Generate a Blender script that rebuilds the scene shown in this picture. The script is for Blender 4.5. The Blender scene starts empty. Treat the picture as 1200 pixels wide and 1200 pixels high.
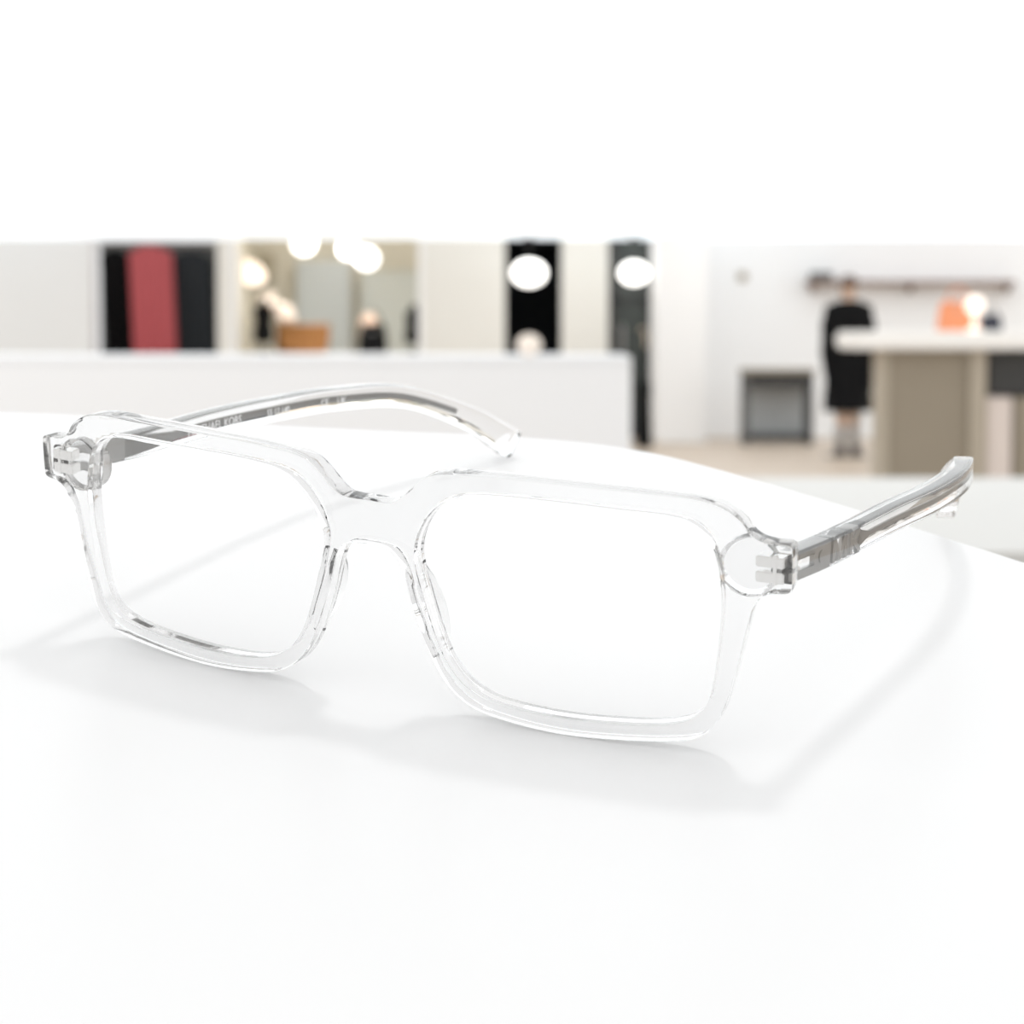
import bpy, bmesh, math, random
from mathutils import Vector, Matrix
random.seed(4)
S = bpy.context.scene
COL = S.collection

# ------------------------------------------------------------------ camera
F = 2952.0                      # focal length in pixels of the 1200 px frame
PITCH = math.atan(210.0 / F)
EYE = Vector((0, 0, 1.25))
cam_d = bpy.data.cameras.new('camera')
cam = bpy.data.objects.new('camera', cam_d)
COL.objects.link(cam)
cam.location = EYE
cam.rotation_euler = (math.pi / 2 - PITCH, 0, 0)
cam_d.sensor_width = 36.0
cam_d.lens = F / 1200 * 36.0
cam_d.clip_start = 0.02
cam_d.clip_end = 200
cam_d.dof.use_dof = True
cam_d.dof.focus_distance = 0.44
cam_d.dof.aperture_fstop = 31
S.camera = cam

# ------------------------------------------------------------------ world, exposure
S.view_settings.view_transform = 'Standard'
S.view_settings.look = 'None'
S.view_settings.gamma = 1
S.view_settings.exposure = 0.0
S.view_settings.use_curve_mapping = False
w = bpy.data.worlds.new('daylight'); S.world = w
w.use_nodes = True
bg = w.node_tree.nodes['Background']
bg.inputs[0].default_value = (0.99, 0.99, 0.988, 1)
bg.inputs[1].default_value = 0.93
cy = S.cycles
cy.max_bounces = 24; cy.transmission_bounces = 24; cy.glossy_bounces = 12
cy.diffuse_bounces = 4; cy.transparent_max_bounces = 24
cy.sample_clamp_indirect = 6.0

# fitted frame of the spectacles (metres): camera place and axes seen from them
G_CAM = Vector((222.841, -347.314, 141.132)) * .001
G_ROW = [Vector((0.87500566, 0.48385788, -0.01570505)),
         Vector((0.13174177, -0.26920688, -0.95402923)),
         Vector((-0.46584247, 0.83271196, -0.29930183))]
c_r = Vector((1, 0, 0))
c_f = Vector((0, math.cos(PITCH), -math.sin(PITCH)))
c_u = Vector((0, math.sin(PITCH), math.cos(PITCH)))
R3 = Matrix.Identity(3)
for j in range(3):
    v = c_r * G_ROW[0][j] - c_u * G_ROW[1][j] + c_f * G_ROW[2][j]
    for i in range(3):
        R3[i][j] = v[i]
GM = Matrix.Translation(EYE - R3 @ G_CAM) @ R3.to_4x4()
PLANE = -0.0227                 # height of the display top in that frame

# track lamp above and behind the spectacles
def area_light(name, g_from, g_to, size, power):
    l = bpy.data.lights.new(name, 'AREA'); l.shape = 'DISK'; l.size = size; l.energy = power
    o = bpy.data.objects.new(name, l); COL.objects.link(o)
    a, b = GM @ Vector(g_from), GM @ Vector(g_to)
    o.location = a
    o.rotation_euler = (b - a).to_track_quat('-Z', 'Y').to_euler()
    return o
area_light('track_light', (-.08, .50, 1.0), (0, .02, 0), .13, 1.6)

wl = bpy.data.lights.new('wall_fill', 'AREA'); wl.shape = 'RECTANGLE'; wl.size = 5; wl.size_y = .3; wl.energy = 10  # unseen fill lamp, added to brighten the right back wall
wo = bpy.data.objects.new('wall_fill', wl); COL.objects.link(wo)
wo.location = (4.2, 27.6, 2.30); wo.rotation_euler = (math.radians(62), 0, 0)
for nm, pw, sz, loc, tgt in (('alcove_fill', 40, .6, (-2.2, 30.9, 2.45), (-2.2, 33.2, .9)), ('counter_fill', 8, .25, (-2.2, 3.8, 2.3), (-1.9, 6.0, 1.05))):  # two added fill lamps: one lifts the alcove, one the counter's left part
    l = bpy.data.lights.new(nm, 'AREA'); l.shape = 'DISK'; l.size = sz; l.energy = pw
    o = bpy.data.objects.new(nm, l); COL.objects.link(o); o.location = loc
    o.rotation_euler = (Vector(tgt) - Vector(loc)).to_track_quat('-Z', 'Y').to_euler()

def W(u, v, Y):
    """point at distance Y on the sight line through pixel (u, v)"""
    d = c_f + c_r * ((u - 600) / F) - c_u * ((v - 600) / F)
    return EYE + d * (Y / d.y)

# ------------------------------------------------------------------ materials
def srgb(c):
    return tuple(((x / 255) / 12.92 if x / 255 <= .04045 else ((x / 255 + .055) / 1.055) ** 2.4) for x in c) + (1,)
def mat(name, rgb, rough=.6, metal=0, noise=0, scale=8, spec=.5, emit=0, coat=0, bump=0):
    m = bpy.data.materials.new(name); m.use_nodes = True
    nt = m.node_tree; b = nt.nodes['Principled BSDF']
    c = srgb(rgb)
    b.inputs['Base Color'].default_value = c
    b.inputs['Roughness'].default_value = rough
    b.inputs['Metallic'].default_value = metal
    b.inputs['Specular IOR Level'].default_value = spec
    b.inputs['Coat Weight'].default_value = coat
    if emit:
        b.inputs['Emission Color'].default_value = c
        b.inputs['Emission Strength'].default_value = emit
    if noise or bump:
        tc = nt.nodes.new('ShaderNodeTexCoord')
        n = nt.nodes.new('ShaderNodeTexNoise'); n.inputs['Scale'].default_value = scale; n.inputs['Detail'].default_value = 5
        nt.links.new(tc.outputs['Object'], n.inputs['Vector'])
        if noise:
            r = nt.nodes.new('ShaderNodeValToRGB')
            r.color_ramp.elements[0].color = tuple(max(0, x * (1 - noise)) for x in c[:3]) + (1,)
            r.color_ramp.elements[1].color = tuple(min(1, x * (1 + noise)) for x in c[:3]) + (1,)
            nt.links.new(n.outputs['Fac'], r.inputs['Fac']); nt.links.new(r.outputs['Color'], b.inputs['Base Color'])
        if bump:
            bp = nt.nodes.new('ShaderNodeBump'); bp.inputs['Strength'].default_value = bump; bp.inputs['Distance'].default_value = .002
            nt.links.new(n.outputs['Fac'], bp.inputs['Height']); nt.links.new(bp.outputs['Normal'], b.inputs['Normal'])
    return m
def glass(name, ior, rgb=(255, 255, 255)):
    m = bpy.data.materials.new(name); m.use_nodes = True
    b = m.node_tree.nodes['Principled BSDF']
    b.inputs['Base Color'].default_value = srgb(rgb)
    b.inputs['Roughness'].default_value = 0.0
    b.inputs['IOR'].default_value = ior
    b.inputs['Transmission Weight'].default_value = 1
    return m
M = {}
M['acetate'] = glass('clear_acetate', 1.48, (254, 254, 254))
nt_ = M['acetate'].node_tree
va = nt_.nodes.new('ShaderNodeVolumeAbsorption'); va.inputs['Color'].default_value = (0, 0, 0, 1); va.inputs['Density'].default_value = 13
nt_.links.new(va.outputs[0], nt_.nodes['Material Output'].inputs['Volume'])
M['acetate_temple'] = glass('clear_acetate_temple', 1.45)
M['lens'] = glass('demo_lens', 1.12)
M['steel'] = mat('polished_steel', (168, 167, 165), .28, 1)
M['bright_steel'] = mat('bright_steel', (236, 235, 233), .2, 1)
M['wire'] = mat('brushed_core_metal', (150, 149, 147), .35, 1)
M['print'] = mat('white_print', (250, 250, 250), .5)
M['top'] = mat('white_lacquer', (250, 250, 250), .35, noise=.012, scale=3, spec=.25)
M['block'] = mat('white_laminate', (246, 247, 249), .5, noise=.015, scale=1.2)
M['block2'] = mat('white_laminate_warm', (252, 250, 247), .5, noise=.015, scale=1.2)
M['bench'] = mat('warm_white_laminate', (208, 206, 202), .5, noise=.015, scale=1.2)
M['wall'] = mat('cream_plaster', (236, 233, 226), .8, noise=.02, scale=.7)
M['wall_r'] = mat('white_plaster', (250, 249, 248), .8, noise=.02, scale=.7)
M['wall_l'] = mat('pale_grey_plaster', (238, 238, 237), .8, noise=.02, scale=.7)
M['ceil'] = mat('white_ceiling_added_glow', (240, 248, 255), .7, emit=.86)  # glow added to the ceiling so it stays white and lights the room
M['alcove'] = mat('beige_plaster', (226, 221, 208), .8, noise=.03, scale=.8)
M['black'] = mat('black_cloth', (12, 12, 14), .85, spec=.2, bump=.4, scale=30)
M['doorway_black'] = mat('doorway_dark', (5, 8, 13), .6, spec=.1)  # the doorway's dark recess, given as a plain black colour
M['char'] = mat('charcoal_cloth', (50, 54, 58), .9, spec=.2, bump=.4, scale=30)
M['red'] = mat('dusty_red_cloth', (184, 92, 96), .9, spec=.2, noise=.08, scale=3, bump=.4)
M['grey'] = mat('grey_metal', (96, 96, 95), .5)
M['taupe'] = mat('taupe_veneer', (150, 140, 124), .55, noise=.05, scale=4)
M['taupe_l'] = mat('light_taupe_veneer', (178, 168, 152), .55, noise=.04, scale=4)
M['pink'] = mat('pale_rose_panel', (226, 214, 207), .6)
M['dark'] = mat('dark_graphite', (58, 58, 58), .6)
M['wood'] = mat('walnut', (138, 112, 100), .5, noise=.15, scale=6)
M['oak'] = mat('oak', (196, 178, 156), .5, noise=.1, scale=6)
M['wicker'] = mat('wicker', (168, 116, 66), .8, noise=.3, scale=14, bump=.8)
M['skin'] = mat('beige_mannequin', (222, 190, 168), .5)
M['hair'] = mat('brown_wig', (92, 68, 54), .7)
M['stock'] = mat('grey_stocking', (170, 165, 160), .7)
M['shoe'] = mat('dark_leather', (40, 26, 26), .4)
M['orange'] = mat('orange_leather', (232, 148, 104), .5, noise=.08, scale=10)
M['navy'] = mat('navy_leather', (38, 42, 58), .5)
M['lamp'] = mat('opal_lamp', (255, 253, 248), .4, emit=3.0)
M['lamp_soft'] = mat('opal_lamp_soft', (255, 240, 226), .4, emit=1.0)
M['frost'] = mat('frosted_glass', (182, 188, 189), .4)
M['bright'] = mat('pale_panel', (206, 211, 208), .4)
M['glaze'] = mat('smoked_glass', (62, 68, 65), .25)
M['flower'] = mat('cream_petal', (250, 236, 222), .7)
M['leaf'] = mat('olive_leaf', (116, 108, 70), .7)
def floor_mat():
    m = mat('oak_boards', (206, 190, 172), .45)
    nt = m.node_tree; b = nt.nodes['Principled BSDF']
    tc = nt.nodes.new('ShaderNodeTexCoord'); br = nt.nodes.new('ShaderNodeTexBrick')
    br.inputs['Color1'].default_value = srgb((201, 184, 166)); br.inputs['Color2'].default_value = srgb((191, 173, 154))
    br.inputs['Mortar'].default_value = srgb((170, 152, 134)); br.inputs['Scale'].default_value = 1
    br.inputs['Brick Width'].default_value = 1.8; br.inputs['Row Height'].default_value = .2; br.inputs['Mortar Size'].default_value = .004
    nt.links.new(tc.outputs['Object'], br.inputs['Vector']); nt.links.new(br.outputs['Color'], b.inputs['Base Color'])
    return m
M['floor'] = floor_mat()

# ------------------------------------------------------------------ mesh helpers
class MB:
    def __init__(s): s.v = []; s.f = []
    def add(s, vs, fs):
        o = len(s.v); s.v += [tuple(x) for x in vs]; s.f += [tuple(i + o for i in q) for q in fs]
        return s
    def box(s, a, b):
        x0, y0, z0 = (min(a[i], b[i]) for i in range(3)); x1, y1, z1 = (max(a[i], b[i]) for i in range(3))
        return s.add([(x0,y0,z0),(x1,y0,z0),(x1,y1,z0),(x0,y1,z0),(x0,y0,z1),(x1,y0,z1),(x1,y1,z1),(x0,y1,z1)],
                     [(0,3,2,1),(4,5,6,7),(0,1,5,4),(1,2,6,5),(2,3,7,6),(3,0,4,7)])
    def rings(s, rs, caps=True):
        n = len(rs[0]); vs = [p for r in rs for p in r]; fs = []
        for i in range(len(rs) - 1):
            for j in range(n):
                k = (j + 1) % n
                fs.append((i*n+j, i*n+k, (i+1)*n+k, (i+1)*n+j))
        if caps:
            fs.append(tuple(range(n))[::-1]); fs.append(tuple((len(rs)-1)*n + j for j in range(n)))
        return s.add(vs, fs)
    def lathe(s, prof, c=(0,0,0), n=24, sy=1.0):
        rs = [[(c[0]+r*math.cos(2*math.pi*j/n), c[1]+sy*r*math.sin(2*math.pi*j/n), c[2]+z) for j in range(n)] for r, z in prof]
        return s.rings(rs)
    def tube(s, pts, r, n=10):
        pts = [Vector(p) for p in pts]; rs = []
        for i, p in enumerate(pts):
            t = (pts[min(i+1, len(pts)-1)] - pts[max(i-1, 0)]).normalized()
            a = t.cross(Vector((0,0,1)));
            if a.length < .05: a = t.cross(Vector((1,0,0)))
            a.normalize(); b = t.cross(a)
            rr = r[i] if isinstance(r, (list, tuple)) else r
            rs.append([p + a*rr*math.cos(2*math.pi*j/n) + b*rr*math.sin(2*math.pi*j/n) for j in range(n)])
        return s.rings(rs)
    def ball(s, c, r, n=20, m=12, jit=0):
        rs = []
        for i in range(m + 1):
            a = math.pi * i / m; k = max(math.sin(a), .02)
            rs.append([(c[0]+r[0]*k*math.cos(2*math.pi*j/n)*(1+random.uniform(-jit,jit)), c[1]+r[1]*k*math.sin(2*math.pi*j/n)*(1+random.uniform(-jit,jit)), c[2]-r[2]*math.cos(a)) for j in range(n)])
        return s.rings(rs)
    def build(s, name, m, parent=None, bevel=0, smooth=True, seg=2):
        me = bpy.data.meshes.new(name); me.from_pydata(s.v, [], s.f)
        bm = bmesh.new(); bm.from_mesh(me)
        bmesh.ops.recalc_face_normals(bm, faces=bm.faces)
        if bevel:
            es = [e for e in bm.edges if len(e.link_faces) == 2 and e.calc_face_angle(0) > .6]
            bmesh.ops.bevel(bm, geom=es, offset=bevel, segments=seg, affect='EDGES', clamp_overlap=True)
        return finish(bm, me, name, m, parent, smooth)
def finish(bm, me, name, m, parent, smooth=True, ang=.6):
    if smooth:
        for f in bm.faces: f.smooth = True
        for e in bm.edges:
            if len(e.link_faces) == 2 and e.calc_face_angle(0) > ang: e.smooth = False
    bm.to_mesh(me); bm.free()
    me.materials.append(m)
    o = bpy.data.objects.new(name, me); COL.objects.link(o)
    if parent: o.parent = parent
    return o
def empty(name, label, cat, loc=(0,0,0), group=None):
    o = bpy.data.objects.new(name, None); o.empty_display_size = .05; COL.objects.link(o)
    o.location = loc; o['label'] = label; o['category'] = cat
    if group: o['group'] = group
    return o
def tag(o, label, cat, group=None):
    o['label'] = label; o['category'] = cat
    if group: o['group'] = group
    return o
def struct(name, mb, m, bevel=0):
    o = mb.build(name, m, None, bevel); o['kind'] = 'structure'; return o
def catmull(P, n, closed=True):
    P = [Vector(p) for p in P]; N = len(P); out = []
    rng = range(N) if closed else range(N - 1)
    for i in rng:
        if closed: a, b, c, d = P[i-1], P[i], P[(i+1) % N], P[(i+2) % N]
        else:
            a = P[i-1] if i else 2*P[0]-P[1]; b, c = P[i], P[i+1]; d = P[i+2] if i+2 < N else 2*P[-1]-P[-2]
        # centripetal parameterisation keeps tight corners clean
        t0 = 0; t1 = t0+max((b-a).length,1e-9)**.5; t2 = t1+max((c-b).length,1e-9)**.5; t3 = t2+max((d-c).length,1e-9)**.5
        for k in range(n):
            t = t1+(t2-t1)*k/n
            A1=a*((t1-t)/(t1-t0))+b*((t-t0)/(t1-t0)); A2=b*((t2-t)/(t2-t1))+c*((t-t1)/(t2-t1)); A3=c*((t3-t)/(t3-t2))+d*((t-t2)/(t3-t2))
            B1=A1*((t2-t)/(t2-t0))+A2*((t-t0)/(t2-t0)); B2=A2*((t3-t)/(t3-t1))+A3*((t-t1)/(t3-t1))
            out.append(B1*((t2-t)/(t2-t1))+B2*((t-t1)/(t2-t1)))
    if not closed: out.append(P[-1])
    return out

# ------------------------------------------------------------------ the setting
BACK = 30.0
def X(u, Y): return W(u, 390, Y).x
def Z(v, Y): return W(600, v, Y).z
CEIL = Z(280, BACK)
struct('floor', MB().box((-14, -4, -.1), (14, 36, 0)), M['floor'])
struct('ceiling', MB().box((-14, 2.0, CEIL), (14, BACK + .02, CEIL + .1)), M['ceil'])
wb = MB()
for u0, u1 in ((255, 270), (497, 592), (658, 713)):
    wb.box((X(u0, BACK), BACK, 0), (X(u1, BACK), BACK + .3, CEIL))
struct('wall_back', wb, M['wall'])
struct('wall_back_left', MB().box((-14, BACK, 0), (X(108, BACK), BACK + .3, CEIL)), M['wall_l'])
struct('wall_back_right', MB().box((X(767, BACK), BACK, 0), (14, BACK + .3, CEIL)), M['wall_r'])
struct('wall_pier', MB().box((X(770, 28.6), 28.6, 0), (X(828, 28.6), BACK, CEIL)), M['wall_r'], .01)
# niche, doorway and alcove behind the wall line
struct('wall_niche', MB().box((X(104, BACK), BACK + .9, 0), (X(262, BACK), BACK + 1.0, CEIL)), M['grey'])
struct('wall_doorway', MB().box((X(586, BACK), BACK + 1.4, 0), (X(664, BACK), BACK + 1.5, CEIL)).box((X(586, BACK), BACK + .3, CEIL - .02), (X(664, BACK), BACK + 1.5, CEIL + .06)).box((X(586, BACK), BACK + .3, 0), (X(590, BACK), BACK + 1.5, CEIL)).box((X(660, BACK), BACK + .3, 0), (X(664, BACK), BACK + 1.5, CEIL)), M['doorway_black'])
struct('wall_alcove', MB().box((X(255, BACK), 34, 0), (X(512, BACK), 34.1, 2.6)).box((X(255, BACK), BACK + .3, 0), (X(262, BACK), 34, 2.6)).box((X(505, BACK), BACK + .3, 0), (X(512, BACK), 34, 2.6)), M['alcove'])
struct('ceiling_alcove', MB().box((X(255, BACK), BACK, 2.52), (X(512, BACK), 34.1, 2.6)), mat('beige_ceiling_added_glow', (226, 221, 208), .8, emit=.55))  # alcove ceiling with an added glow to lighten its beige
struct('trim_alcove', MB().box((X(270, BACK), BACK + .02, 0), (X(277, BACK), BACK + .28, CEIL)).box((X(490, BACK), BACK + .02, 0), (X(497, BACK), BACK + .28, CEIL)), M['wall_r'])
bb = MB().box((X(767, BACK), BACK - .02, 0), (14, BACK, .12)).box((X(497, BACK), BACK - .02, 0), (X(592, BACK), BACK, .12))
struct('baseboard_back', bb, M['wall_r'])
# glazed door beside the pier
dr = empty('door_1', 'tall dark smoked-glass door beside the white pier', 'door', (X(739, BACK), BACK + .2, 0)); dr['kind'] = 'structure'
def rel(o, a, b):
    l = o.location
    return tuple(a[i]-l[i] for i in range(3)), tuple(b[i]-l[i] for i in range(3))
a, b = rel(dr, (X(713, BACK), BACK + .15, 0), (X(767, BACK), BACK + .2, CEIL))
f = MB(); f.box(a, (a[0]+.12, b[1], b[2])); f.box((b[0]-.1, a[1], a[2]), b); f.box(a, (b[0], b[1], .12))
f.box((a[0], a[1], Z(352, BACK) - .03), (b[0], b[1], Z(352, BACK) + .03))
f.build('door_frame', M['dark'], dr)
MB().box((a[0]+.12, a[1]+.02, .12), (b[0]-.1, b[1]-.02, b[2])).build('door_pane', M['glaze'], dr)
MB().box((a[0]+.16, a[1]-.05, .95), (a[0]+.19, a[1]-.02, 1.35)).build('door_handle', M['steel'], dr)

# ------------------------------------------------------------------ clothes hanging in the niche
def hanging(name, label, u0, u1, vt, Y, m, lean):
    n = 28; fr = []; bk = []
    zt = Z(vt, Y); zb = .55
    e = empty(name, label, 'garment', ((X(u0, Y)+X(u1, Y))/2, Y, zb), 'garments hanging in the wall niche')
    mb = MB(); rows = []
    for k in range(14):
        t = k / 13; z = (zt - zb) * (1 - t)
        ring = []
        x0 = X(u0, Y) + lean*t - e.location.x; x1 = X(u1, Y) + lean*t - e.location.x
        for j in range(n + 1):
            s = j / n; ring.append((x0+(x1-x0)*s, -.10 - .025*math.sin(s*9*math.pi)*(.3+.7*t), z - (.10*abs(2*s-1)**2 if k == 0 else 0)))
        for j in range(n, -1, -1):
            s = j / n; ring.append((x0+(x1-x0)*s, .10 - .025*math.sin(s*9*math.pi)*(.3+.7*t), z - (.10*abs(2*s-1)**2 if k == 0 else 0)))
        rows.append(ring)
    mb.rings(rows); mb.build('cloth_body', m, e)
    zr = CEIL - zb - .02
    zr = CEIL - zb - .05
    MB().tube([(0, 0, zt - zb - .12), (0, .021, zt - zb - .02), (0, .021, zr), (0, .015, zr + .015), (0, 0, zr + .0215), (0, -.015, zr + .015), (0, -.021, zr), (0, -.02, zr - .015)], .008).build('hanger_hook', M['steel'], e)
    return e
hanging('long_coat', 'long black coat hanging at the left end of the wall niche', 119, 153, 292, 30.7, M['black'], .09)
hanging('long_robe', 'long dusty red robe hanging between two dark coats', 153, 202, 288, 30.42, M['red'], .07)
hanging('long_coat', 'long charcoal coat hanging right of the red robe', 202, 249, 294, 30.7, M['char'], .06)
for ry, lb in ((30.42, 'steel clothes rail in front, carrying the red robe'), (30.7, 'steel clothes rail at the back, carrying the two dark coats')):
    rail = MB().tube([(X(106, 30.0), ry, CEIL - .05), (X(257, 30.0), ry, CEIL - .05)], .012).build('clothes_rail', M['steel'])
    tag(rail, lb, 'rail')

# ------------------------------------------------------------------ lamps
def pendant(u, v, Y, rw, rh, label, group=None, m='lamp'):
    c = W(u, v, Y)
    e = empty('pendant_lamp', label, 'lamp', c, group)
    MB().ball((0, 0, 0), (rw, rw, rh)).build('lamp_globe', M[m], e)
    top = (2.52 if Y > BACK else CEIL) - c.z
    if top > rh + .02:
        MB().tube([(0, 0, rh*.95), (0, 0, top)], .008).build('lamp_cord', M['dark'], e)
        MB().lathe([(.05, top-.03), (.06, top)], n=16).build('ceiling_rose', M['dark'], e)
    return e
pendant(620, 320, 29.2, .195, .15, 'glowing globe pendant hanging before the black doorway')
pendant(743, 320, 29.2, .165, .13, 'glowing globe pendant hanging before the smoked-glass door')
pendant(356, 286, 31.5, .14, .13, 'glowing globe lamp, leftmost under the alcove ceiling', 'globe lamps under the alcove ceiling')
pendant(408, 292, 31.5, .12, .12, 'glowing globe lamp, middle one of three in the alcove', 'globe lamps under the alcove ceiling')
pendant(430, 303, 31.0, .14, .13, 'glowing globe lamp, rightmost and lowest in the alcove', 'globe lamps under the alcove ceiling')

# ------------------------------------------------------------------ alcove furniture
e = empty('oval_wall_lamp', 'glowing tilted oval wall lamp high in the alcove', 'lamp', W(292, 319, 32.5))
MB().lathe([(.2, -.02), (.21, 0), (.2, .02)], n=28).build('lamp_disc', M['lamp_soft'], e).rotation_euler = (math.pi/2, .6, 0)
e.rotation_euler = (0, .45, 0); e.scale = (1.1, 1, .7)
o = MB().box((X(348, 33.5), 33.4, 0), (X(412, 33.5), 33.46, Z(306, 33.5))).build('glass_partition', M['frost'], None, .01)
tag(o, 'pale blue-grey frosted glass partition standing in the alcove', 'partition')
o = MB().box((X(424, 33.8), 33.7, 0), (X(494, 33.8), 33.76, Z(318, 33.8))).build('glass_partition', M['bright'], None, .01)
tag(o, 'bright whitish glass partition right of the grey-blue one in the alcove', 'partition')
o = MB().box((X(284, 33.95), 33.93, Z(335, 33.9)), (X(322, 33.95), 33.99, Z(297, 33.9))).build('wall_panel', mat('khaki_panel', (186, 178, 158), .7), None, .01)
tag(o, 'khaki square panel on the alcove wall behind the glowing oval lamp', 'panel')
# display table in the alcove
def table(name, label, u0, u1, Y, dep, h, m):
    x0, x1 = X(u0, Y), X(u1, Y); cx = (x0+x1)/2; wd = x1-x0
    t = empty(name, label, 'table', (cx, Y, 0))
    MB().box((-wd/2, -dep/2, h-.05), (wd/2, dep/2, h)).build('tabletop', m, t, .008)
    for sx in (-1, 1):
        for sy in (-1, 1):
            MB().box((sx*(wd/2-.05)-.025, sy*(dep/2-.05)-.025, 0), (sx*(wd/2-.05)+.025, sy*(dep/2-.05)+.025, h-.05)).build('leg', m, t, .005)
    return t
TH = 1.0
table('display_table', 'white display table in the alcove carrying the basket and dark wares', 290, 496, 31.2, .9, TH, M['block2'])
def dress_form(u, Y, h0, top, label, wd):
    c = W(u, 390, Y)
    t = empty('dress_form', label, 'dress form', (c.x, Y, h0))
    hh = top - h0
    MB().lathe([(wd*.55, 0), (wd*.6, .02), (wd*.06, .04), (wd*.06, hh*.2)], n=16).build('stand', M['dark'], t)
    MB().lathe([(wd*.4, hh*.18), (wd*.95, hh*.22), (wd, hh*.4), (wd*.8, hh*.55), (wd*.98, hh*.74), (wd*.9, hh*.84), (wd*.4, hh*.9), (wd*.35, hh*1.0)], n=20, sy=.6).build('torso', M['black'], t)
    return t
dress_form(309, 31.0, TH, Z(350, 31.0), 'black dress form standing left of the wicker basket', .125)
dress_form(485, 31.1, TH, Z(357, 31.1), 'slim black dress form at the right end of alcove table', .115)
# wicker basket
bx, by = X(355, 31.15), 31.15
t = empty('wicker_basket', 'brown wicker basket on the white alcove table', 'basket', (bx, by, TH))
MB().lathe([(.27, 0), (.31, .08), (.33, .2), (.33, .33), (.31, .33), (.29, .08)], n=28, sy=.7).build('basket_body', M['wicker'], t)
MB().tube([(.32*math.cos(a), .224*math.sin(a), .335) for a in [i*math.pi/14 for i in range(29)]], .02).build('basket_rim', M['wicker'], t)
# vase with cream flowers
vx, vy = X(330, 31.4), 31.45
t = empty('flower_vase', 'vase of cream flowers behind the wicker basket', 'vase', (vx, vy, TH))
MB().lathe([(.06, 0), (.09, .08), (.08, .2), (.05, .27), (.06, .3)], n=20).build('vase', M['dark'], t)
for k in range(14):
    a = random.uniform(0, 6.28); r = random.uniform(0, .13)
    p = (r*math.cos(a) + (.03 if k < 9 else -.14), .5*r*math.sin(a), (.5 if k < 9 else .62) + random.uniform(-.1, .08))
    bl = MB().ball(p, (.075, .07, .06), 10, 6, .15).build('blossom', M['flower'], t)
    MB().tube([(0, 0, .25), (p[0]*.4, p[1]*.4, p[2]*.6), (p[0], p[1], p[2]-.04)], .004, 6).build('stem', M['leaf'], t)
# handbag on the alcove table
def handbag(u, Y, z0, wd, h, d, m, label, hm=None):
    t = empty('handbag', label, 'handbag', (X(u, Y), Y, z0))
    mb = MB(); rs = []
    for q, k in ((0, 1), (.1, 1.03), (.5, 1), (.85, .9), (1, .82)):
        ww, dd = wd/2*k, d/2*(1.05-.5*q)
        rs.append([(ww*c1, dd*s1, q*h) for c1, s1 in ((-.95,-1),(.95,-1),(1,-.8),(1,.8),(.95,1),(-.95,1),(-1,.8),(-1,-.8))])
    mb.rings(rs); mb.build('bag_body', m, t)
    MB().tube([(wd*.28*math.cos(a)*-1, 0, h*.97 + h*.5*math.sin(a)) for a in [i*math.pi/12 for i in range(13)]], wd*.025, 8).build('bag_handle', hm or m, t)
    MB().box((-wd*.06, -d*.36, h*.66), (wd*.06, -d*.29, h*.74)).build('bag_clasp', M['steel'], t)
    return t
handbag(437, 31.0, TH, .34, .36, .18, M['black'], 'black handbag on the alcove table, right of the basket')
o = MB().ball((0, 0, .09), (.1, .1, .09)).build('pale_ball', mat('pale_peach', (236, 204, 182), .6)); o.location = (X(433, 31.42), 31.42, TH + 0.0)
tag(o, 'peach decorative ball behind the black alcove handbag', 'ornament')
o.scale = (1.3, 1.2, 2.75)

# slim dark figure by the glazed door
t = empty('umbrella_stand', 'slim black umbrella stand in front of the smoked-glass door', 'stand', (X(755, 27.5), 27.5, 0))
MB().lathe([(.10, 0), (.09, .03), (.075, .5), (.085, .7), (.07, .7), (.06, .05)], n=20).build('stand_body', M['black'], t)
MB().tube([(.01, 0, .06), (.02, 0, 1.1)], [.05, .02]).build('umbrella', M['black'], t)
MB().tube([(.02, 0, 1.08), (.02, 0, 1.25), (-.01, 0, 1.3), (-.05, 0, 1.27)], .014).build('umbrella_handle', M['oak'], t)

# ------------------------------------------------------------------ right side of the shop
o = MB().box((-.055, -.03, -.055), (.055, 0, .055)).build('thermostat', M['taupe_l'], None, .008)
o.location = W(870, 324, BACK); o.location.y = BACK
tag(o, 'small square grey thermostat on the white back wall', 'thermostat')
# wall shelf
e = empty('wall_shelf', 'long thin brown shelf on the white wall above the counter', 'shelf', (X(1067, 29.8), BACK, Z(331, 29.8)))
hw = (X(1188, 29.8) - X(946, 29.8)) / 2
MB().box((-hw, -.3, -.02), (hw, 0, .02)).build('shelf_board', M['wood'], e, .004)
for sx in (-.95, 0, .95):
    MB().box((sx*hw-.01, -.25, -.12), (sx*hw+.01, 0, -.02)).build('shelf_bracket', M['wood'], e)
o = MB().box((-.13, -.1, 0), (.13, .1, .1)).build('folded_box', M['grey'], None, .01)
o.location = (X(962, 29.8), BACK - .16, Z(331, 29.8) + .02)
tag(o, 'small grey box at the left end of the wall shelf', 'box')
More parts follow.
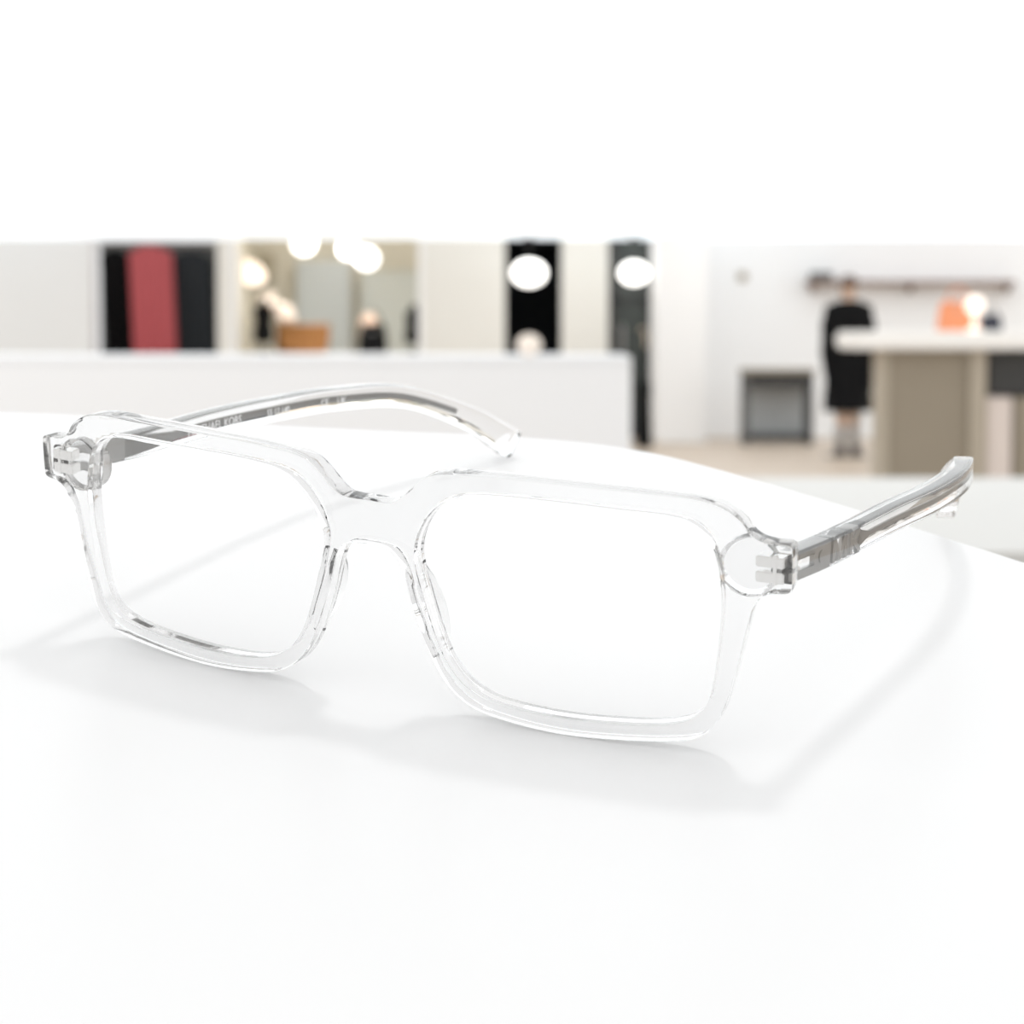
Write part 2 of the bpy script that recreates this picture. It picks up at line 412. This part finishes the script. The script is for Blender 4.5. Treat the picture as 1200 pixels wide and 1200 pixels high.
# console table
Y = 28.3
x0, x1 = X(868, Y), X(953, Y); cx = (x0+x1)/2; hw = (x1-x0)/2; h = Z(432, Y)
t = empty('console_table', 'dark-framed console table against the white wall by the mannequin', 'table', (cx, Y, 0))
MB().box((-hw, -.25, h-.05), (hw, .25, h)).build('tabletop', M['taupe'], t, .006)
MB().box((-hw+.06, -.22, h-.2), (hw-.02, .22, h-.05)).build('drawer_box', M['dark'], t, .004)
for sx in (-1, 1):
    for sy in (-1, 1):
        MB().box((sx*(hw-.05)-.03, sy*.2-.03, 0), (sx*(hw-.05)+.03, sy*.2+.03, h-.05)).build('leg', M['dark'] if sx > 0 else M['grey'], t, .004)
MB().box((-hw+.03, -.22, .04), (hw-.03, .22, .12)).build('bottom_shelf', M['dark'], t, .004)
MB().box((-hw+.08, .18, .12), (hw-.08, .2, h-.2)).build('back_panel', mat('pale_grey_panel', (176, 178, 178), .5), t)
# mannequin
Y = 25.5
t = empty('mannequin', 'mannequin in a long-sleeved black dress behind the counter end', 'mannequin', (X(992, Y), Y, 0))
sc = 1.0
def zz(v): return Z(v, Y)
def xx(u): return X(u, Y) - t.location.x
body = MB()
prof = [(zz(476),.08,.06),(zz(470),.13,.1),(zz(440),.15,.11),(zz(410),.14,.1),(zz(380),.16,.11),(zz(362),.17,.09),(zz(355),.09,.07),(zz(349),.055,.055),(zz(345),.055,.06)]
n = 24
body.rings([[(.02+rx*math.cos(6.2832*j/n), ry*math.sin(6.2832*j/n), z) for j in range(n)] for z, rx, ry in prof])
for s in (-1, 1):
    body.tube([(.02+s*.06, 0, zz(485)), (.02+s*.07, 0, zz(505)), (.02+s*.07, .02, .12), (.02+s*.07, -.02, .05)], [.075, .058, .04, .04])
    body.tube([(.02+s*.17, 0, zz(362)), (.02+s*.22, .01, zz(385)), (.02+s*.235, -.02, zz(412)), (.02+s*.21, -.08, zz(440)), (.02+s*.2, -.1, zz(448))], [.05, .045, .037, .028, .03])
body.ball((.02, -.01, zz(338)), (.07, .09, .105), 20, 14)
body.ball((.02, -.1, zz(339.5)), (.012, .02, .018), 8, 6)
bo = body.build('mannequin_body', M['skin'], t)
dress = MB()
dp = [(zz(482),.24,.19),(zz(470),.235,.18),(zz(440),.215,.165),(zz(415),.195,.15),(zz(395),.2,.15),(zz(375),.23,.15),(zz(360),.245,.13),(zz(354),.16,.1),(zz(352),.09,.08)]
dress.rings([[((.0+.02+(rx+.012*math.cos(6*6.2832*j/48)*(1 if k < 4 else 0))*math.cos(6.2832*j/48)), ry*math.sin(6.2832*j/48), z) for j in range(48)] for k, (z, rx, ry) in enumerate(dp)])
for s in (-1, 1):
    dress.tube([(.02+s*.16, 0, zz(359)), (.02+s*.215, .01, zz(382)), (.02+s*.232, -.02, zz(412)), (.02+s*.2, -.08, zz(440)), (.02+s*.185, -.11, zz(456))], [.07, .064, .055, .05, .045], 14)
dress.build('dress', M['black'], t)
MB().tube([(.02+.1*math.cos(a), .085*math.sin(a)-.01, zz(354)-.03*max(0,-math.sin(a))) for a in [i*math.pi/12 for i in range(25)]], .018).build('collar', M['grey'], t)
hair = MB().ball((.02, -.015, zz(331)), (.09, .115, .075), 20, 12).ball((.02, .05, zz(338)), (.085, .07, .11), 20, 12)
hair.build('hair', M['hair'], t)
for s in (-1, 1):
    MB().tube([(.02+s*.07, 0, zz(477)), (.02+s*.072, 0, zz(505)), (.02+s*.072, .02, .1)], [.085, .066, .048]).build('stocking', M['stock'], t)
    MB().ball((.02+s*.08, -.05, .06), (.06, .14, .06)).build('shoe', M['shoe'], t)
MB().lathe([(.22, 0), (.22, .012), (.02, .014)], n=28).build('base_plate', M['dark'], t)

# counter with white top
Y = 16.0
xl, xr = X(1003, Y), X(1330, Y); ztop = Z(388, Y); zb = Z(410, Y)
t = empty('service_counter', 'taupe service counter with a thick white top', 'counter', ((xl+xr)/2, Y, 0))
def rx(u): return X(u, Y) - t.location.x
MB().box((rx(1003), 0, zb), (rx(1330), 1.0, ztop)).build('countertop', M['block2'], t, .02)
MB().box((rx(1046), .12, 0), (rx(1140), .5, zb)).build('front_panel', M['taupe'], t, .004)
MB().box((rx(1036), .10, 0), (rx(1046), .5, zb)).build('side_panel', M['taupe_l'], t, .004)
MB().box((rx(1140), .08, 0), (rx(1160), .9, zb)).build('post', M['taupe_l'], t, .004)
MB().box((rx(1160), .5, 0), (rx(1330), .9, zb)).build('back_panel', M['taupe'], t)
MB().box((rx(1164), .14, Z(464, Y)), (rx(1330), .5, zb)).build('dark_niche', M['dark'], t, .01)  # the counter's dark niche, built as a solid dark block
MB().box((rx(1161), .12, 0), (rx(1192), .5, Z(466, Y))).build('cupboard_door', M['pink'], t, .006)
MB().box((rx(1195), .12, 0), (rx(1330), .5, Z(466, Y))).build('cupboard_door', M['taupe'], t, .006)
handbag(1122, 16.35, ztop, .25, .19, .14, M['orange'], 'orange leather handbag on the white counter top')
o = MB().ball((0, 0, .165), (.06, .06, .06)).lathe([(.045, 0), (.05, .012), (.012, .02), (.012, .11)], n=20).build('globe_lamp', M['lamp_soft'])
o.location = (X(1142, 16.15), 16.15, ztop); tag(o, 'small round white globe lamp in front of the orange handbag', 'lamp')
handbag(1161, 16.4, ztop, .13, .11, .1, M['navy'], 'small navy handbag right of the white globe lamp')

# white display counters between the shop and the table
Y = 6.0
x0, x1 = X(-170, Y), X(740, Y); zt = Z(417, Y)
t = empty('display_counter', 'long white display counter behind the spectacles, on the left', 'counter', ((x0+x1)/2, Y, 0))
hw = (x1-x0)/2
MB().box((-hw, 0, zt-.02), (hw, .6, zt)).build('countertop', M['block'], t, .003)
MB().box((-hw, 0, .08), (hw, .6, zt-.0205)).build('cabinet_body', M['block'], t)
MB().box((-hw+.04, .04, 0), (hw-.04, .56, .08)).build('plinth', M['grey'], t)
o = MB().ball((0, 0, .026), (.03, .03, .026)).lathe([(.014, 0), (.016, .006)], n=14).build('pale_ball', M['flower'])  # added ball in place of a lamp's reflection on the countertop
o.location = (X(620, 6.08), 6.08, zt); tag(o, 'small white ball standing for a lamp reflection on the long display counter below the doorway', 'ornament')
yb, yf = 4.3, 2.8
zt = Z(559, yb); x0, x1 = .33, 1.7
t = empty('display_bench', 'low white display bench behind the right temple tip', 'bench', ((x0+x1)/2, yf, 0))
hw = (x1-x0)/2
MB().box((-hw, 0, zt-.06), (hw, yb-yf, zt)).build('bench_top', M['bench'], t, .012)
MB().box((-hw+.03, .03, 0), (hw-.03, yb-yf-.03, zt-.06)).build('bench_body', M['bench'], t, .006)

# ------------------------------------------------------------------ sloping display top
out = catmull([(-96,155,0),(-68,163.5,0),(-44,167.8,0),(-26,167,0),(-8,162,0),(32,147,0),(68,131.6,0),(140,100,0),(225,45,0),(285,-50,0),(290,-190,0),(240,-330,0),(110,-420,0),(-120,-420,0),(-330,-300,0),(-400,-100,0),(-360,50,0),(-210,122,0)], 8)
out = [(p.x*.001, p.y*.001) for p in out]
cxo = sum(p[0] for p in out)/len(out); cyo = sum(p[1] for p in out)/len(out)
stand = empty('display_stand', 'white round-edged display stand with sloping top under the spectacles', 'stand', GM @ Vector((cxo, cyo, PLANE)))
stand.location.z = 0
SI = Matrix.Translation(-stand.location)
def ringz(k, z):
    return [SI @ (GM @ Vector((cxo + (p[0]-cxo)*k, cyo + (p[1]-cyo)*k, z))) for p in out]
rs = []
rr = .006; th = .026
for i in range(7):
    a = math.pi/2 * i/6
    rs.append((1 - (1-math.sin(a))*rr/.28, PLANE - rr + rr*math.cos(a)))
rs.append((1, PLANE - th))
rs.append((.985, PLANE - th - .003))
mb = MB(); mb.rings([ringz(k, z) for k, z in rs])
mb.build('sloping_top', M['top'], stand, ang) if False else mb.build('sloping_top', M['top'], stand)
top_r = ringz(.62, PLANE - th - .003)
ped = MB(); ped.rings([[Vector((p.x, p.y, 0)) for p in top_r], [p + Vector((0, 0, -.0005)) for p in top_r]])
ped.build('pedestal', M['block2'], stand)

# ------------------------------------------------------------------ the spectacles (built in millimetres)
K = .00235; PAN = .0048; TH_F = 4.0
root = empty('eyeglasses', 'clear transparent rectangular eyeglasses resting on the sloping white stand', 'eyeglasses')
root.matrix_world = GM
mm = .001
half = [(0,14.5),(3,14.45),(5,14.7),(6.6,15.6),(8.7,17.6),(11.5,19.9),(14.9,20.9),(20,21.3),(26,21.6),(40,21.7),(54,21.7),(60,21.5),(64.3,20.5),(67.4,18.5),(69.1,16.4),(70.6,15.5),(72.6,15.2),(75.2,15.1),(75.8,14.6),(75.9,13.5),(75.9,8.6),(75.7,7.4),(75,7.0),(72.6,6.7),(70.7,5.7),(69.4,3.6),(68.6,0.5),(67.5,-4.2),(66.4,-8.8),(65.3,-13),(63.3,-17.3),(60.3,-19.8),(56.2,-20.9),(46.7,-22),(36.3,-22.5),(27,-21.8),(20.2,-20.4),(16,-17.8),(13.1,-14.2),(10.8,-9.4),(8.6,-3.8),(7.2,1.6),(6.2,4.2),(4.6,5.9),(2.4,6.4),(0,6.45)]
inner = [(64.3,5.6),(63.6,11),(62.2,14.6),(59.3,17),(55.8,17.75),(46.75,17.9),(35.5,18.0),(24.7,17.8),(18.5,17.2),(14.9,15.9),(12.0,13.2),(10.0,9.8),(9.2,6.8),(9.5,3.4),(10.6,-0.5),(13.0,-8.0),(15.2,-12.6),(18.2,-16),(22,-18),(26,-18.9),(35.25,-19.5),(45.1,-19.15),(54.5,-18.1),(59.2,-16.6),(61.9,-14),(63.1,-9.5),(63.8,-4.0),(64.2,1)]
Rh = catmull([(x, z, 0) for x, z in half], 4, False)
Lh = [Vector((-p.x, p.y, 0)) for p in Rh][::-1]
loop_o = Rh[:-1] + Lh[:-1]
inn = catmull([(x, z, 0) for x, z in inner], 5)
inm = [Vector((-p.x, p.y, 0)) for p in inn]
def bend(x, y, z): return (x*mm, (y + K*x*x/2 + PAN*z)*mm, z*mm)
def bend_n(x, y, z):
    # thickness follows the wrap: push along the local normal
    s = K*x; l = math.sqrt(1+s*s)
    return ((x - s/l*y)*mm, (K*x*x/2 + y/l + PAN*z)*mm, z*mm)
cu = bpy.data.curves.new('front_outline', 'CURVE'); cu.dimensions = '2D'; cu.fill_mode = 'BOTH'
for lp in (loop_o, inn, inm):
    sp = cu.splines.new('POLY'); sp.points.add(len(lp)-1); sp.use_cyclic_u = True
    for q, p in zip(sp.points, lp): q.co = (p.x, p.y, 0, 1)
BV = .26
cu.extrude = TH_F/2 - BV; cu.bevel_depth = BV; cu.bevel_resolution = 2; cu.offset = -BV
tmp = bpy.data.objects.new('tmp_outline', cu); COL.objects.link(tmp)
me = bpy.data.meshes.new_from_object(tmp.evaluated_get(bpy.context.evaluated_depsgraph_get()))
bpy.data.objects.remove(tmp); bpy.data.curves.remove(cu)
bm = bmesh.new(); bm.from_mesh(me)
bmesh.ops.remove_doubles(bm, verts=bm.verts, dist=.004)
xq = -75.0
while xq <= 75.0:
    g = list(bm.verts) + list(bm.edges) + list(bm.faces)
    bmesh.ops.bisect_plane(bm, geom=g, dist=1e-5, plane_co=(xq, 0, 0), plane_no=(1, 0, 0))
    xq += 2.5
for v in bm.verts:
    x, z, t_ = v.co.x, v.co.y, v.co.z
    v.co = bend_n(x, TH_F/2 - t_, z)
bmesh.ops.recalc_face_normals(bm, faces=bm.faces)
front = finish(bm, me, 'front_frame', M['acetate'], root, True, .35)

# lenses
def lens(sgn):
    cx, cz = 37.0*sgn, -.5; nr = 9; N = len(inn)
    mb = MB(); fr = []; bk = []
    def y_of(x, z, y): return y + .0012*((x-cx)**2+(z-cz)**2)*-.6
    lp = [((p.x - 37.0)*sgn, p.y - cz) for p in inn]
    rows = []
    for k in [i/nr for i in range(1, nr+1)]:
        rows.append([bend_n(cx+a*k*.999, 1.1 + .0011*(30**2 - ((a*k)**2+(b_*k)**2))*-.0, cz+b_*k*.999) for a, b_ in lp])
    back = []
    for k in [i/nr for i in range(nr, 0, -1)]:
        back.append([bend_n(cx+a*k*.999, 2.7, cz+b_*k*.999) for a, b_ in lp])
    mb.rings(rows + back)
    return mb.build('lens', M['lens'], root)
lens(1); lens(-1)

# nose pads
def pad(sgn):
    mb = MB(); rs = []
    for i in range(11):
        t = i/10; z = 3.5 - 15.5*t; x = 8.3 + 5.0*t**1.25; s = math.sin(math.pi*min(max(t, .03), .97))**.6
        ring = []
        for j in range(20):
            a = 2*math.pi*j/20
            ring.append(bend_n((x + 1.5*s*math.cos(a))*sgn, 3.4 + (2.9*s+.2)*(math.sin(a)*.5+.5)*1.25, z + .4*math.cos(a)))
        rs.append(ring)
    mb.rings(rs)
    return mb.build('nose_pad', M['acetate'], root)
pad(1); pad(-1)

# temples: the path is the upper outer edge
path = catmull([(75.0,11.4,12.7),(75.0,25,10.9),(75.1,40,9.4),(75.3,57,8.0),(75.1,79,5.5),(72.9,100,3.0),(67.4,120,-0.6),(59.4,136.5,-8.4),(54.4,147.5,-15.9)], 14, False)
WD = 4.1; HT = 5.0
def frame(i):
    t = (path[min(i+1, len(path)-1)] - path[max(i-1, 0)]).normalized()
    o = Vector((t.y, -t.x, 0)).normalized()          # outward
    u = o.cross(t)
    if u.z < 0: u = -u
    return path[i], t, o, u
def rrect(c, o, u, w0, w1, h0, h1, r, n=4):
    """ring of a rounded rectangle: from -w1..-w0 across, -h1..-h0 down"""
    pts = []
    for (sx, sy, a0) in ((-w0-r, -h0-r, 0), (-w1+r, -h0-r, 90), (-w1+r, -h1+r, 180), (-w0-r, -h1+r, 270)):
        for k in range(n+1):
            a = math.radians(a0 + 90*k/n)
            pts.append(c + o*(sx + r*math.cos(a)) + u*(sy + r*math.sin(a)))
    return pts
def sweep(i0, i1, dims, sgn, name, m, parent, r=.6, end_round=False):
    rs = []
    for i in range(i0, i1+1):
        c, t, o, u = frame(i); w0, w1, h0, h1 = dims(i, (i-i0)/max(1, i1-i0))
        rad = min(r, (w1-w0)*.45, (h1-h0)*.45)
        rs.append(rrect(c, o, u, w0, w1, h0, h1, rad))
    if end_round:
        c, t, o, u = frame(i1); w0, w1, h0, h1 = dims(i1, 1)
        for k in range(1, 8):
            a = math.pi/2*k/7.3; s = 1.9*math.sin(a); q = 1-math.cos(a)
            rs.append(rrect(c + t*s, o, u, w0+1.7*q, w1-1.7*q, h0+2.2*q, h1-2.2*q, .45))
    mb = MB(); mb.rings([[(p.x*mm*sgn, p.y*mm, p.z*mm) for p in ring] for ring in rs])
    return mb.build(name, m, parent)
NP = len(path) - 1
def idx(y):
    return min(range(len(path)), key=lambda i: abs(path[i].y - y))
def text_mesh(s, size, m, parent, origin, ex, ey, name, depth=.05):
    fc = bpy.data.curves.new(name, 'FONT'); fc.body = s; fc.size = size; fc.extrude = depth; fc.align_x = 'LEFT'; fc.resolution_u = 3
    to = bpy.data.objects.new('tmp_text', fc); COL.objects.link(to)
    bpy.context.view_layer.update()
    me = bpy.data.meshes.new_from_object(to.evaluated_get(bpy.context.evaluated_depsgraph_get()))
    bpy.data.objects.remove(to); bpy.data.curves.remove(fc)
    ez = ex.cross(ey)
    for v in me.vertices:
        p = origin + ex*v.co.x + ey*v.co.y + ez*v.co.z
        v.co = p*mm
    me.materials.clear(); me.materials.append(m); me.name = name
    o = bpy.data.objects.new(name, me); COL.objects.link(o); o.parent = parent
    return o
def temple(sgn):
    T = sweep(0, NP, lambda i, t: (0, WD, 0, HT + 2.0*max(0, (t-.78)/.22)**1.3), sgn, 'temple', M['acetate_temple'], root, .55, True)
    iA, iB, iC, iD, iE = idx(12.3), idx(19), idx(26), idx(43), idx(133)
    # metal hinge arm: two bars round a window, then a solid plate
    sweep(iA, iB, lambda i, t: (.7, 3.5, .35, 1.55), sgn, 'hinge_arm', M['steel'], T, .15)
    sweep(iA, iB, lambda i, t: (.7, 3.5, 3.3, 4.65), sgn, 'hinge_arm', M['steel'], T, .15)
    sweep(iB, iC, lambda i, t: (.7, 3.5, .35, 4.65), sgn, 'hinge_plate', M['steel'], T, .15)
    if sgn < 0:
        sweep(iC, iD, lambda i, t: (1.2, 2.9, .5+1.25*t**1.5, 4.5-1.05*t**1.5), sgn, 'core_plate', M['wire'], T, .15)
    else:
        sweep(idx(39), iD, lambda i, t: (1.2, 2.9, .6+1.5*t**.6, 4.5-1.45*t**.6), sgn, 'core_plate', M['wire'], T, .15)
    sweep(iD, iE, lambda i, t: ((1.2, 2.8, 2.1, 3.05-.15*t) if sgn > 0 else (1.4, 2.7, 1.75, 3.45-.5*t)), sgn, 'core_wire', M['wire'], T, .3)
    # screw through the window
    c, t, o, u = frame(idx(22))
    p = c - u*2.4
    mb = MB()
    for k in (-1, 1):
        pass
    q = [Vector((v.x*sgn, v.y, v.z))*mm for v in (p - o*.2, p - o*.75)]
    mb.tube(q, .0011, 16).build('screw', M['steel'], T)
    if sgn > 0:
        # raised metal letters on the outer face
        c, t, o, u = frame(idx(26.6))
        base = c - u*4.45 - o*.5
        def bar(mb, a, b, wd):
            a2, b2 = Vector(a), Vector(b); d = (b2-a2).normalized(); n2 = Vector((-d.y, d.x))*wd/2
            vs = []
            for dep in (-2.4, .0):
                for q2 in (a2-n2, a2+n2, b2+n2, b2-n2):
                    vs.append((base + t*q2.x + u*q2.y + o*dep)*mm)
            mb.add(vs, [(0,1,2,3),(7,6,5,4),(0,4,5,1),(1,5,6,2),(2,6,7,3),(3,7,4,0)])
        mb = MB(); H = 3.85
        bar(mb, (.4, 0), (.4, H), 1.1); bar(mb, (.7, H), (3.1, .2), 1.0); bar(mb, (3.1, .2), (5.4, H), 1.0); bar(mb, (5.7, 0), (5.7, H), 1.1)
        mb.build('metal_letter_m', M['steel'], T)
        mb = MB()
        bar(mb, (8.2, 0), (8.2, H), 1.1); bar(mb, (8.4, 1.7), (11.8, H), 1.0); bar(mb, (9.4, 2.1), (12.2, 0), 1.0)
        mb.build('metal_letter_k', M['steel'], T)
    else:
        for s, y0, sz in (('MICHAEL KORS', 64.5, 2.5), ('55 17 140', 82, 2.0), ('CE', 96, 2.2), ('UK', 101.5, 2.2)):
            o2 = text_mesh(s, sz, M['print'], T, Vector(), Vector((1, 0, 0)), Vector((0, 1, 0)), 'printed_text')
            wid = max(v.co.x for v in o2.data.vertices)/mm
            def at(d):                          # point of the path d mm along, from the hinge
                for q in range(len(path)-1):
                    l = (path[q+1]-path[q]).length
                    if d <= l: return path[q] + (path[q+1]-path[q])*(d/l), q
                    d -= l
            d_end = sum((path[q+1]-path[q]).length for q in range(idx(y0)))
            for v in o2.data.vertices:
                x, y, z = v.co/mm
                p, q = at(d_end - wid + x); c, t, o, u = frame(q)
                p = p - o*(WD + .03 + z) - u*(2.6 + .36*sz - y)
                v.co = Vector((-p.x, p.y, p.z))*mm
    return T
temple(1); temple(-1)

# end-piece hinges: metal knuckles seen inside the clear corners
def hinge(sgn):
    x0, z0 = 70.2, 10.6
    mb = MB()
    y1 = K*x0*x0/2 + TH_F
    def bx_(a, b): mb.box(tuple(v*mm for v in (a[0]*sgn, a[1], a[2])), tuple(v*mm for v in (b[0]*sgn, b[1], b[2])))
    bx_((72.0, y1-1.6, 7.8), (72.7, y1-.4, 12.9))
    h = mb.build('hinge_base', M['bright_steel'], front, .00012)
    for zc in (9.0, 11.6):
        k = MB(); k.box(tuple(v*mm for v in (69.0*sgn, y1-1.5, zc-.95)), tuple(v*mm for v in (73.9*sgn, y1+3.2, zc+.95)))
        k.build('hinge_knuckle', M['bright_steel'], front, .0002)
    # clear round boss behind the corner
    b = MB(); n = 36; rs = []
    for y, r in ((3.3, 5.1), (5.6, 5.1), (6.3, 4.4)):
        rs.append([bend_n((68.2 + r*math.cos(2*math.pi*j/n))*sgn, y, 10.2 + r*math.sin(2*math.pi*j/n)*.98) for j in range(n)])
    b.rings(rs); b.build('corner_boss', M['acetate'], front)
hinge(1); hinge(-1)
